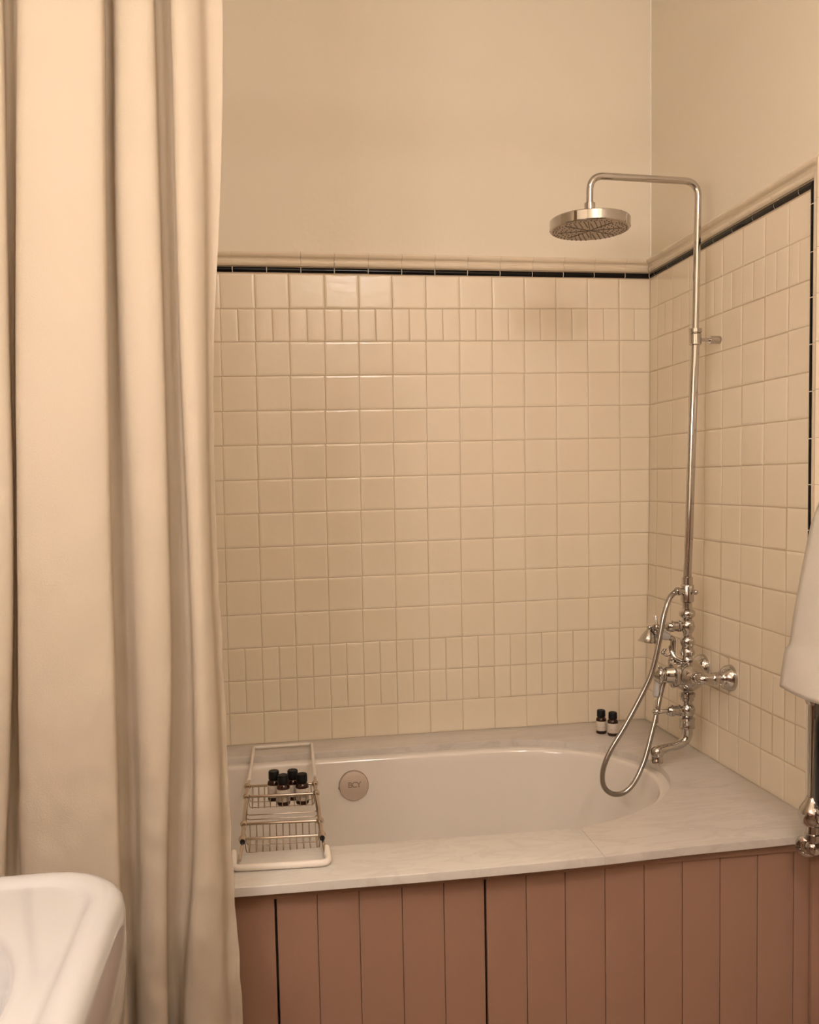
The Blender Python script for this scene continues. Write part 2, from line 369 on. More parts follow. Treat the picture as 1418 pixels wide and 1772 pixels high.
# white grout line behind the liner joints
LG = mat('pale_grout', (.72,.66,.56), .8)
BEDP = [(0,-.0006),(.005,0),(.0078,.003),(.0088,.0075),(.0078,.012),(.005,.015),(0,.0172)]
fixn(sweep(BEDP, (LX,0,LZ0), (.012,0,LZ0), (0,-1,0), (0,0,1), 0, 0).build('liner_bed', LG, wall_back, angle=35))
jy = [0,-.045,-.138,-.235,-.327,-.419,-.519,-.618,-.714,-.814]
YE = -.858                                            # where the tiling stops and the strips turn down
VX = lambda y, z: (rx(y, z), y, z)
for i in range(len(jy)):
    a = jy[i]; last = i == len(jy)-1
    bC = YE-.018 if last else jy[i+1]; bL = YE if last else jy[i+1]
    mC = (lambda q, h: h) if last else 0
    m0 = (lambda q, h: q) if i == 0 else 0
    fixn(sweep(CAPP, (lean(2)*(1+a/.9),a,CZ0), (lean(2)*(1+bC/.9),bC,CZ0), (-1,0,0), (0,0,1), 0, 0, m0, mC).build('cap_tile', CAP, wall_right, angle=35))
    fixn(sweep(LINP, (lean(2)*(1+a/.9),a,LZ0), (lean(2)*(1+bL/.9),bL,LZ0), (-1,0,0), (0,0,1), 0, 0, m0, mC, gap=.0011).build('liner_tile', BLACK, wall_right, angle=35))
fixn(sweep(BEDP, (lean(2),0,LZ0), (lean(2)*(1+YE/.9),YE,LZ0), (-1,0,0), (0,0,1), 0, 0).build('liner_bed', LG, wall_right, angle=35))
fixn(sweep(BEDP, (rx(YE,1.3),YE,LZ0), (rx(YE,1.3),YE,.585), (-1,0,0), (0,-1,0), 0, 0).build('liner_bed', LG, wall_right, angle=35))
jz = [None,1.923,1.822,1.726,1.626,1.525,1.423,1.323,1.223,1.123,1.023,.923,.823,.723,.585]
for i in range(len(jz)-1):
    zb = jz[i+1]
    zaC = CZ0 if i == 0 else jz[i]; zaL = LZ0 if i == 0 else jz[i]
    mt = (lambda q, h: -h) if i == 0 else 0
    X = rx(YE, 1.3); yo = lambda z: -.011*max(0, min(1, (1.25-z)/.65))
    fixn(sweep(CAPP, (X,YE-.018+yo(zaC),zaC), (X,YE-.018+yo(zb),zb), (-1,0,0), (0,-1,0), 0, 0, mt, 0).build('cap_tile', CAP, wall_right, angle=35))
    fixn(sweep(LINP, (X,YE+yo(zaL),zaL), (X,YE+yo(zb),zb), (-1,0,0), (0,-1,0), 0, 0, mt, 0, gap=.0011).build('liner_tile', BLACK, wall_right, angle=35))

# ------------------------------------------------------------------ marble surround
DZ, DT = .582, .018
FX = [-1.88,-1.27,-1.16,-1.03,-.9,-.77,-.65,-.525,-.36,-.2,-.08,0]
FYv = [-.972,-.976,-.979,-.982,-.985,-.986,-.985,-.982,-.972,-.969,-.965,-.962]
def front(x): return interp(x, FX, FYv)
op_front_end = [(-.523,-.825),(-.437,-.797),(-.335,-.742),(-.262,-.680),(-.213,-.613),(-.183,-.541),(-.171,-.470),(-.176,-.408),(-.198,-.350),(-.250,-.262),(-.345,-.188),(-.438,-.150),(-.55,-.136),(-.66,-.133)]
ring = catmull([(x, y, 0) for x, y in op_front_end], 4)
open_right = [(p.x, p.y) for p in ring]                       # from the front joint round to the back
open_left = [(-1.0,-.131),(-1.3,-.130),(-1.62,-.130),(-1.68,-.15),(-1.70,-.20),(-1.70,-.47)]
open_left2 = [(-1.70,-.74),(-1.68,-.79),(-1.62,-.812),(-1.3,-.812),(-1.05,-.814),(-.8,-.820),(-.66,-.824)]
def slab(name, poly, material, parent):
    bm = bmesh.new(); vs = [bm.verts.new((x, y, DZ)) for x, y in poly]; f = bm.faces.new(vs)
    if f.normal.z < 0 or (f.normal_update() or f.normal.z < 0): bmesh.ops.reverse_faces(bm, faces=[f])
    bm.normal_update(); top_edges = list(f.edges)
    r = bmesh.ops.extrude_face_region(bm, geom=[f]); bmesh.ops.translate(bm, verts=[g for g in r['geom'] if isinstance(g, bmesh.types.BMVert)], vec=(0,0,-DT))
    bm.normal_update()
    # the extruded copy went down: the original face must stay on top
    faces_top = [q for q in bm.faces if abs(q.calc_center_median().z-DZ) < 1e-5]
    if not faces_top: bm.faces.new([v for v in vs])
    bmesh.ops.recalc_face_normals(bm, faces=bm.faces)
    te = [e for e in bm.edges if all(abs(v.co.z-DZ) < 1e-5 for v in e.verts)]
    bmesh.ops.bevel(bm, geom=te, offset=.0018, segments=3, profile=.5, affect='EDGES')
    bmesh.ops.triangulate(bm, faces=[q for q in bm.faces if len(q.verts) > 4])
    return MB().bm(bm).build(name, material, parent, angle=45)
sur = thing('marble_bath_surround', 'pale grey-veined white marble slab top framing the sunken bath', 'bath surround', (-.9, -.5, DZ-DT), None)
g = .0002
fs_poly = [(LX, -.47), (LX, front(LX))] + [(x, front(x)) for x in FX[1:7]] + [(-.527-g, front(-.527)), (-.523-g, -.825)] + open_left2[::-1] + [(-1.70, -.47)]
slab('front_slab', fs_poly, MARBLE1, sur)
rs_poly = [(-.527+g, front(-.527))] + [(x, front(x)) for x in FX[8:11]] + [(-.001, front(0)), (-.008, -.44), (-.010, -.001), (LX, -.001), (LX, -.47+g), (-1.70, -.47+g)] + open_left[::-1][1:] + open_right[::-1][:-1] + [(-.523+g, -.825)]
slab('end_slab', rs_poly, MARBLE2, sur)

# ------------------------------------------------------------------ bath
tub = thing('bathtub', 'white enamel bath sunk below the marble surround', 'bathtub', (-.9, -.47, .02))
out = [Vector((x, y, 0)) for x, y in open_right + open_left + open_left2]
# resample evenly
def resample(P, n):
    L = [0]
    for i in range(len(P)): L.append(L[-1]+(P[(i+1) % len(P)]-P[i]).length)
    R = []
    for k in range(n):
        s = L[-1]*k/n; i = max(q for q in range(len(P)) if L[q] <= s); t = (s-L[i])/max(1e-9, L[i+1]-L[i])
        R.append(P[i]*(1-t)+P[(i+1) % len(P)]*t)
    return R
out = resample(out, 160)
for _ in range(2): out = [(out[i-1]+out[i]*2+out[(i+1) % 160])/4 for i in range(160)]
def inset(P, d):
    n = len(P); R = []
    for i in range(n):
        t = (P[(i+1) % n]-P[i-1]).normalized(); nn = Vector((-t.y, t.x, 0)); R.append(P[i]+nn*d)
    return R
c0 = sum(out, Vector())/len(out)
if (inset(out, .05)[0]-c0).length > (out[0]-c0).length: out = out[::-1]
rings = []
def sh(P, d, z):                  # inset, then shrink toward a superellipse for large d
    R = inset(P, min(d, .10)); k = max(0, d-.10)
    R = [Vector((c0.x+(p.x-c0.x)*(1-k/.62), c0.y+(p.y-c0.y)*(1-k/.34), z)) for p in R]
    return R
for d, z in ((-.02,DZ-DT-.012),(-.02,DZ-DT-.0004),(.016,DZ-DT-.0004),(.0205,DZ-DT-.0012),(.0245,DZ-DT-.0045),(.027,DZ-DT-.010),(.031,.53),(.040,.48),(.052,.42),(.066,.34),(.082,.27),(.100,.215),(.122,.178),(.150,.156),(.190,.145),(.25,.140),(.33,.138)):
    rings.append(sh(out, d, z))
n = 160; vs = [p for r in rings for p in r]; fs = []
for a in range(len(rings)-1):
    for k in range(n): k2 = (k+1) % n; fs.append((a*n+k, a*n+k2, (a+1)*n+k2, (a+1)*n+k))
fs.append(tuple((len(rings)-1)*n+k for k in range(n)))
# outer hull down to the floor (never seen)
o1 = [Vector((p.x, p.y, .02)) for p in sh(out, .06, 0)]; base = len(vs); vs += o1
for k in range(n): k2 = (k+1) % n; fs.append((k2, k, base+k, base+k2))
o = fixn(MB().add(vs, fs).build('basin_shell', TUB, tub, angle=70))
MB().lathe([(0,.034),(.003,.034),(.006,.030),(.004,.012),(.006,0)], (-.42,-.47,.139), n=28).build('drain_cover', CHROME, tub)
# overflow plate on the far wall of the bath
ov = thing('overflow_plate', 'round matt metal bath overflow cover with engraved initials', 'overflow', (-.960, -.158, .490))
ax = Vector((0,-1,.10)).normalized(); oc = Vector((-.960,-.158,.490))
MB().lathe([(-.012,.037),(.008,.037),(.009,.0405),(.021,.0405),(.0225,.0395),(.0228,.038),(.0228,0)], oc, ax, n=48).build('disc', SATIN, ov)
MB().lathe([(.0015,.0425),(.0125,.0425)], oc, ax, n=40).build('shadow_gap_ring', DARKMETAL, ov)  # dark-coloured ring stands in for the shade behind the disc edge
MB().sphere(oc+Vector((-.041,-.012,-.004)), .004).build('side_catch', DARKMETAL, ov)
tcu = bpy.data.curves.new('initials', 'FONT'); tcu.body = 'BCY'; tcu.size = .0225; tcu.align_x = 'CENTER'; tcu.align_y = 'CENTER'; tcu.extrude = .0003; tcu.offset = .0004; tcu.space_character = .82
to = bpy.data.objects.new('tmp', tcu); COL.objects.link(to); bpy.context.view_layer.update()
me = bpy.data.meshes.new_from_object(to.evaluated_get(bpy.context.evaluated_depsgraph_get())); COL.objects.unlink(to); bpy.data.objects.remove(to)
me.materials.clear(); me.materials.append(DARKMETAL)
xx = Vector((1,0,0)); yy = ax.cross(xx)
R = Matrix((xx, yy if yy.z > 0 else -yy, ax)).transposed()
me.transform(Matrix.Translation(oc+ax*.0229+Vector((.001,0,.003))) @ R.to_4x4())
ti = bpy.data.objects.new('engraved_initials', me); COL.objects.link(ti); ti.parent = ov; ti.matrix_parent_inverse = Matrix.Translation(-ov.location)

# ------------------------------------------------------------------ panelled front of the bath
PY = -.945
pan = thing('boarded_bath_front', 'dusty pink tongue-and-groove boarded front below the marble', 'bath panel', (-.9, PY, 0))
gx = [-.0855*k for k in range(1, 22)]
gx = [-.049,-.087,-.171,-.257,-.342,-.427,-.513,-.599,-.682,-.768,-.854,-.939,-1.025,-1.108,-1.189,-1.274,-1.36,-1.446,-1.532,-1.618,-1.704,-1.79,LX+.004]
for i in range(len(gx)-1):
    a, b = gx[i+1], gx[i]
    dl = .0021 if i+1 in (9, 14) else .0004; dr = .0021 if i in (9, 14) else .0004
    bm = bmesh.new(); bmesh.ops.create_cube(bm, size=1)
    lo = (a+dl, PY, .10); hi = (b-dr, PY+.012, .5405)
    for q in bm.verts: q.co = Vector([lo[k]+(q.co[k]+.5)*(hi[k]-lo[k]) for k in range(3)])
    ed = [e for e in bm.edges if all(abs(v.co.y-PY) < 1e-5 for v in e.verts) and abs(e.verts[0].co.z-e.verts[1].co.z) > .1]
    bmesh.ops.bevel(bm, geom=ed, offset=.0036, segments=2, profile=.7, affect='EDGES')
    MB().bm(bm).build('board', PANEL, pan, angle=50)
for x0, x1 in ((LX+.002, -1.1915), (-1.1865, -.7705), (-.7655, -.002)):
    MB().box((x0, PY+.004, .02), (x1, PY+.014, .538)).build('backing_board', PANEL, pan, smooth=False)
MB().box((LX+.002, PY-.006, .5415), (-.002, PY+.02, .5638), .002).build('top_rail', PANEL, pan, angle=30)
MB().box((-.049, PY-.008, 0), (-.001, PY+.014, .5410), .002).build('end_stile', PANEL, pan, angle=30)
MB().box((LX+.002, PY-.008, 0), (-.0495, PY+.014, .152), .003).build('plinth_rail', PANEL, pan, angle=30)
MB().lathe([(0,.0035),(.004,.0045),(.006,.003)], (-.764, PY-.006, .549), (0,-1,0), n=12).build('catch', DARKMETAL, pan)

# ------------------------------------------------------------------ thermostatic bath and shower mixer
X0, Y0 = -.0905, -.455
mix = thing('shower_mixer', 'chrome Victorian style bath shower mixer with elbow arms on tiled wall', 'bath mixer', (0, Y0, .822))
def part(mb, name, m, parent, angle=40): return mb.build(name, m, parent, angle)
O = (X0, Y0, 0)
col_prof = [(.852,.016),(.862,.0175),(.868,.0135),(.873,.0135),(.876,.019),(.884,.020),(.889,.0165),(.897,.0155),(.905,.019),(.913,.0195),(.921,.0165),(.925,.012),(.932,.012),(.940,.017),(.952,.0205),(.964,.017),(.969,.012),(.973,.0125),(.977,.0190),(.981,.0212),(.986,.0216),(.991,.0205),(.995,.0175),(.998,.013),(1.003,.0125)]
part(MB().lathe(col_prof, O), 'upper_column', CHROME, mix)
part(MB().lathe([(1.000,.0125),(1.014,.0125),(1.018,.0175),(1.060,.0175),(1.062,.0165),(1.063,.0145),(1.082,.0145),(1.083,.0125)], O).lathe([(0,.009),(.026,.009),(.027,.011),(.034,.011)], (X0,Y0,1.046), (-1,-.2,0), n=20).sphere((X0+.012,Y0-.024,1.044), .007), 'hose_outlet', CHROME, mix)
low_prof = [(.792,.014),(.776,.014),(.772,.021),(.764,.021),(.760,.0175),(.753,.0175),(.750,.0125),(.744,.0125),(.738,.018),(.727,.0212),(.716,.018),(.709,.0135),(.706,.0200),(.701,.0212),(.698,.0195),(.684,.0195),(.680,.0205),(.677,.0185),(.675,.0135)]
part(MB().lathe(low_prof, O), 'lower_column', CHROME, mix)
# central body: a barrel along the wall with domed ends
bar = [(-.052,.012),(-.050,.020),(-.046,.024),(-.040,.027),(-.028,.036),(-.012,.0425),(.004,.0435),(.020,.041),(.034,.034),(.044,.026),(.050,.020),(.056,.017),(.060,.012)]
part(MB().lathe([(t, r) for t, r in bar], (X0, Y0, .822), (0,-1,0), n=40).lathe([(.0,.033),(.036,.033),(.038,.0355),(.043,.0355),(.045,.033)], (X0,Y0,.824), (-1,0,0), n=36), 'valve_body', CHROME, mix)
part(MB().lathe([(.044,.026),(.048,.0245),(.060,.0235),(.066,.021),(.067,.0175),(.071,.0175),(.073,.021),(.078,.0235),(.084,.0235),(.088,.0205),(.092,.0125),(.097,.009),(.099,.004)], (X0,Y0,.826), (-1,0,0), n=32), 'temperature_knob', CHROME, mix)
for k in range(10):
    a = 2*math.pi*k/10; pass
kn = MB()
for k in range(8):
    a = 2*math.pi*k/8; kn.sphere((X0-.081, Y0+math.cos(a)*.0225, .826+math.sin(a)*.0225), .0042, n=8)
part(kn, 'knob_grips', CHROME, mix)
part(MB().lathe([(0,.0045),(.006,.0065),(.022,.0078),(.034,.0085),(.042,.0075),(.046,.003)], (X0-.084,Y0,.812), (-.12,0,-1), n=16), 'lever_tip', PORC, mix).__setitem__('label', 'white porcelain lever tip')
for sy in (-1, 1):
    ye = Y0+sy*.0745
    el = MB().tube(fillet([(X0, Y0+sy*.04, .824), (X0, ye, .824), (X0+.045, ye, .824)], .022, 8), .0145, 18)
    el.lathe([(0,.0155),(.003,.0175),(.014,.0175),(.017,.0155)], (X0+.030, ye, .824), (1,0,0), n=8)
    el.lathe([(0,.0165),(.003,.018),(.008,.018),(.010,.0165)], (X0, Y0+sy*.052, .824), (0,sy,0), n=24)
    part(el, 'elbow_arm', CHROME, mix)
    part(MB().lathe([(-.004,.0145),(.006,.0145),(.008,.0185),(.012,.0195),(.015,.0225),(.020,.0275),(.027,.0318),(.034,.0340),(.040,.0348),(.0435,.0345),(.0445,.034)], (X0+.044, ye, .824), (1,0,0), n=36), 'wall_flange', CHROME, mix)
for z, hang in ((.953, 1), (.727, 1)):
    sp = MB().lathe([(.0,.0105),(.018,.0105),(.020,.0125),(.022,.0155),(.027,.0155),(.029,.0135),(.040,.0135),(.042,.0155),(.047,.0155),(.049,.0135),(.056,.012),(.058,.006),(.080,.0055)], (X0,Y0,z), (-1,0,0), n=26)
    s = part(sp, 'valve_spindle', CHROME, mix)
    ch = MB().sphere((X0-.086,Y0,z), .0095)
    ch.lathe([(.0,.0075),(.008,.0075),(.011,.004)], (X0-.088,Y0,z), (-1,0,0), n=16)
    for q in range(4):
        a = math.radians(8+90*q); d = (0, math.sin(a), math.cos(a))
        ch.lathe([(.004,.0042),(.014,.0036),(.024,.003),(.030,.0022),(.031,.001)], (X0-.086,Y0,z), d, n=12)
    part(ch, 'cross_handle', CHROME, s)
# bath spout
sp = catmull([(X0,Y0,.678),(X0,Y0,.660),(X0-.006,Y0-.001,.646),(X0-.020,Y0-.004,.637),(X0-.040,Y0-.008,.633),(X0-.066,Y0-.013,.631),(X0-.088,Y0-.018,.628)], 5)
N = len(sp); rr = [.0145 - .0035*min(1, i/(N*.6)) + (.004*max(0, (i/N-.75)/.25)) for i in range(N)]
part(MB().tube(sp, rr, 20).sphere((X0-.094,Y0-.019,.624), .0185).lathe([(0,.0150),(.012,.0145),(.015,.0165),(.022,.0165),(.024,.0135)], (X0-.095,Y0-.019,.619), (0,0,-1), n=24), 'bath_spout', CHROME, mix)
# cradle for the hand shower
part(MB().tube(catmull([(X0-.020,Y0-.005,.860),(X0-.034,Y0,.868),(X0-.040,Y0+.01,.885),(X0-.041,Y0+.012,.900)], 4), .0062, 12).tube(catmull([(X0-.056,Y0+.012,.893),(X0-.062,Y0+.012,.882),(X0-.052,Y0+.012,.874),(X0-.040,Y0+.012,.880)], 4), .0042, 10).sphere((X0-.064,Y0+.012,.882), .0062).lathe([(0,.008),(.012,.009),(.014,.011),(.018,.011)], (X0-.040,Y0+.012,.862), (0,0,-1), n=16), 'cradle', CHROME, mix)

hs = thing('hand_shower', 'small chrome bell hand shower with white porcelain grip resting in cradle', 'hand shower', (X0-.039, Y0+.012, .856))
A = Vector((X0-.100, Y0+.012, .950)); ax = Vector((-.16, 0, -1)).normalized()
part(MB().lathe([(-.006,.003),(-.004,.006),(.0,.007),(.004,.006),(.006,.008),(.012,.0125),(.020,.017),(.028,.0205),(.034,.0235),(.0365,.0265),(.038,.0265),(.0385,.024),(.0375,0)], A, ax, n=32), 'rose', CHROME, hs)
part(MB().tube([(A.x+.004,A.y,.944),(A.x+.012,A.y,.940)], [.008,.009], 16).lathe([(0,.009),(.004,.011),(.006,.009)], (A.x+.010,A.y,.941), (1,0,-.4), n=18), 'collar', CHROME, hs)
part(MB().lathe([(0,.0085),(.004,.0125),(.012,.0142),(.024,.0130),(.036,.0105),(.041,.008)], (A.x+.016,A.y,.938), (1,0,-.42), n=24), 'grip', PORC, hs)['label'] = 'white porcelain grip'
part(MB().tube(fillet([(A.x+.052,A.y,.922),(A.x+.066,A.y,.918),(A.x+.063,A.y,.855)], .012, 6), [.0075]*9, 16).lathe([(0,.0095),(.003,.0105),(.010,.0105),(.012,.009)], (A.x+.0635,A.y,.868), (0,0,-1), n=8), 'tail_pipe', CHROME, hs)

# hose
hp = [(-.122,-.462,1.047),(-.135,-.468,1.042),(-.150,-.475,1.030),(-.168,-.485,.996),(-.183,-.49,.936),(-.197,-.492,.876),(-.214,-.492,.824),(-.244,-.49,.765),(-.283,-.49,.699),(-.321,-.49,.640),(-.341,-.49,.590),(-.339,-.49,.550),(-.316,-.488,.527),(-.284,-.486,.526),(-.252,-.482,.550),(-.222,-.475,.600),(-.198,-.465,.663),(-.176,-.452,.722),(-.156,-.440,.783),(-.140,-.440,.830),(X0-.0375,Y0+.012,.857)]
hc = catmull(hp, 22); rr = []
for i in range(len(hc)): rr.append(.0066 + (.0004 if i % 2 else -.0003))
hose = MB().tube(hc, rr, 12).build('shower_hose', CHROMEH, angle=80); tag(hose, 'ribbed chrome shower hose looping down over the bath edge', 'hose')

# riser, arm and overhead rose
ris = thing('shower_riser', 'tall chrome shower riser pipe with bent arm and wall bracket', 'shower riser', (X0, Y0, 1.083))
part(MB().tube([(X0,Y0,1.083),(-.0855,Y0,1.20),(-.0775,Y0,1.45),(-.0685,Y0,1.69)], .0108, 20), 'lower_pipe', CHROME, ris)
part(MB().tube(fillet([(-.0683,Y0,1.72),(-.0605,Y0,2.101),(-.3515,Y0,2.107),(-.353,Y0,2.03)], .040, 10), .0088, 20), 'upper_pipe', CHROME, ris)
part(MB().lathe([(1.686,.0115),(1.688,.0155),(1.714,.0155),(1.716,.013),(1.719,.0165),(1.728,.0165),(1.730,.0095)], (-.0683,Y0,0), n=28).lathe([(0,.0045),(.030,.0045),(.031,.0105),(.068,.0105)], (-.060,Y0,1.700), (1,0,0), n=24), 'wall_bracket', CHROME, ris)
rose = thing('overhead_shower_rose', 'round flat chrome rain shower head hanging over the bath', 'shower head', (-.353, Y0, 1.978))
HC = Vector((-.353, Y0, 1.9725))
part(MB().lathe([(.0,.0965),(.0,.099),(.002,.1008),(.0235,.1008),(.0255,.099),(.0285,.060),(.030,.023),(.033,.0215),(.038,.0195),(.040,.012),(.043,.011),(.045,.0135),(.066,.0135),(.068,.009)], HC, n=72, caps=True), 'head', CHROME, rose)
part(MB().lathe([(.001,.0968),(-.001,.0955),(-.0015,0)], HC, n=60), 'face_plate', FACE, rose)
nz = MB()
for ringr in (.024,.036,.048,.060,.072,.084,.091):
    c = int(2*math.pi*ringr/.0125)
    for k in range(c):
        a = 2*math.pi*(k+.5*(c % 2))/c
        if min(abs((a-math.radians(s)+math.pi) % (2*math.pi)-math.pi)*ringr for s in range(22, 382, 45)) < .004: continue
        nz.lathe([(0,.0017),(-.0012,.0015),(-.0022,.0008)], HC+Vector((math.cos(a)*ringr, math.sin(a)*ringr, -.001)), n=6)
q = part(nz, 'nozzles', NOZZLE, rose); q['kind'] = 'stuff'
sk = MB()
for s in range(22, 202, 45):
    a = math.radians(s); d = Vector((math.cos(a), math.sin(a), 0)); e = Vector((-d.y, d.x, 0))
    p = [HC-d*.08-e*.0012, HC+d*.08-e*.0012, HC+d*.08+e*.0012, HC-d*.08+e*.0012]
    sk.add([v+Vector((0,0,-.001)) for v in p]+[v+Vector((0,0,-.0024)) for v in p], [(0,1,2,3),(7,6,5,4),(0,4,5,1),(1,5,6,2),(2,6,7,3),(3,7,4,0)])
part(sk, 'radial_ribs', NOZZLE, rose)

# ------------------------------------------------------------------ bottles
def bottle(name, label, loc, s=1., rot=0, group=None):
    b = thing(name, label, 'bottle', loc, group)
    x, y, z = loc
    part(MB().lathe([(0,.0125*s),(.0006*s,.0145*s),(.003*s,.0155*s),(.041*s,.0155*s),(.0455*s,.0145*s),(.049*s,.0115*s),(.051*s,.0095*s),(.056*s,.0095*s)], loc, n=28), 'glass_body', AMBER, b)
    part(MB().lathe([(.0095*s,.0157*s),(.0098*s,.0159*s),(.038*s,.0159*s),(.0383*s,.0157*s)], loc, n=32, caps=False), 'label', LABEL, b).name = 'paper_label'
    part(MB().lathe([(.0512*s,.0115*s),(.0515*s,.0128*s),(.0685*s,.0124*s),(.0705*s,.0112*s)], loc, n=28), 'cap', CAPB, b)
    for ch in b.children: rebase(ch)
    b.rotation_euler.z = rot
    return b
G1 = 'amber bottles on the marble corner'; G2 = 'amber bottles in the bath rack'
bottle('amber_bottle', 'small amber bottle at back corner of marble, left of the pair', (-.2055,-.127,DZ), 1, .3, G1)
bottle('amber_bottle', 'small amber bottle at back corner of marble, nearer the hose', (-.1815,-.159,DZ), 1, 1.1, G1)

# ------------------------------------------------------------------ bath rack
rk = thing('bath_rack', 'chrome wire bath rack with white rubber ends spanning the bath', 'bath rack', (-1.16, -.5, DZ))
xl, xr = -1.249, -1.084
sk_ = .02                                            # the rack sits a touch askew
def rp(x, y, z): return (x + (.012*( -y-.47)*-1.0), y, z)
RZ = .606
for x in (xl, xr):
    part(MB().tube([rp(x,-.470,RZ), rp(x,-.812,RZ)], .0052, 16), 'side_rail', NICKEL, rk)
YR = {xl: (-.464,-.541,-.716,-.802), xr: (-.480,-.552,-.732,-.815)}
for k in range(4):
    a, b = rp(xl, YR[xl][k], RZ+.002), rp(xr, YR[xr][k], RZ+.002)
    r = part(MB().tube([a, b], .0033, 12), 'cross_rod', NICKEL, rk)
    for c in (a, b): part(MB().sphere(c, .0086).lathe([(-.011,.0056),(-.008,.0064),(.008,.0064),(.011,.0056)], c, (0,1,0), n=16), 'ball_joint', NICKEL, r)
YR_ = {xl: -.8105, xr: -.8235}
for x in (xl, xr):
    part(MB().lathe([(0,.0056),(.0035,.0056),(.004,.004)], rp(x,YR_[x],RZ), (0,-1,0), n=16), 'tube_end', DARK, rk)
for x, ys_, yb in ((xl, -.39, -.066), (xr, -.40, -.066)):
    part(MB().tube([rp(x+.001,-.475,RZ+.001), rp(x+.002,ys_-.01,.600)], .0036, 10), 'slide_rod', NICKEL, rk)
part(MB().tube(fillet([rp(xl+.001,-.392,.5995), rp(xl+.006,-.07,.5905), rp(xr+.006+.002,-.07,.5905), rp(xr+.002,-.400,.5995)], .008, 5), .0047, 14), 'rear_rubber_loop', RUBBER, rk)['label'] = 'white rubber covered rear loop'
for x, dx in ((xl,-.004), (xr,.004)):
    part(MB().tube([rp(x,-.80,RZ-.002), rp(x+dx,-.872,.592)], .0034, 10), 'slide_rod', NICKEL, rk)
part(MB().tube(fillet([(-1.2705,-.832,.5925), (-1.2700,-.902,.5895), (-1.0810,-.914,.5895), (-1.0810,-.846,.5925)], .018, 6), .0070, 16), 'front_rubber_loop', RUBBER, rk)['label'] = 'white rubber covered front loop'
def basket(k0, k1, n, dep, name):
    bk = MB()
    for i in range(n):
        t = (i+.9)/(n+.6)
        a = Vector(rp(xl+(xr-xl)*t, YR[xl][k0]*(1-t)+YR[xr][k0]*t, RZ)); b = Vector(rp(xl+(xr-xl)*t, YR[xl][k1]*(1-t)+YR[xr][k1]*t, RZ))
        w1 = part(MB().tube(fillet([a, a+Vector((0,-.004,-dep)), b+Vector((0,.002,-dep)), b], .006, 3), .0013, 6), name, NICKEL, rk, 80)
    for t in (.25, .75):
        y0_ = YR[xl][k0]*(1-t)+YR[xl][k1]*t; y1_ = YR[xr][k0]*(1-t)+YR[xr][k1]*t
        part(MB().tube(fillet([rp(xl+.002,y0_,RZ), rp(xl+.006,y0_,RZ-dep-.0026), rp(xr-.006,y1_,RZ-dep-.0026), rp(xr-.002,y1_,RZ)], .006, 3), .0012, 6), name, NICKEL, rk, 80)
basket(0, 1, 11, .029, 'basket_wire')
basket(2, 3, 11, .034, 'basket_wire')
for y in (-.640, -.668):
    part(MB().tube(fillet([rp(xl,y,RZ), rp(xl+.008,y-.01,RZ-.003), rp(xr-.008,y-.022,RZ-.003), rp(xr,y-.012,RZ)], .005, 3), .0012, 6), 'basket_wire', NICKEL, rk, 80)
ZB = RZ-.029+.0013
bottle('amber_bottle', 'amber bottle in the bath rack, back row on the left', (-1.184,-.490,ZB), 1.03, .2, G2)
bottle('amber_bottle', 'amber bottle in the bath rack, front row on the left', (-1.1625,-.526,ZB), 1.03, .9, G2)
bottle('amber_bottle', 'amber bottle in the bath rack, back row on the right', (-1.1385,-.4935,ZB), 1.03, 2.0, G2)
bottle('amber_bottle', 'amber bottle in the bath rack, front row on the right', (-1.1175,-.5275,ZB), 1.03, 2.9, G2)

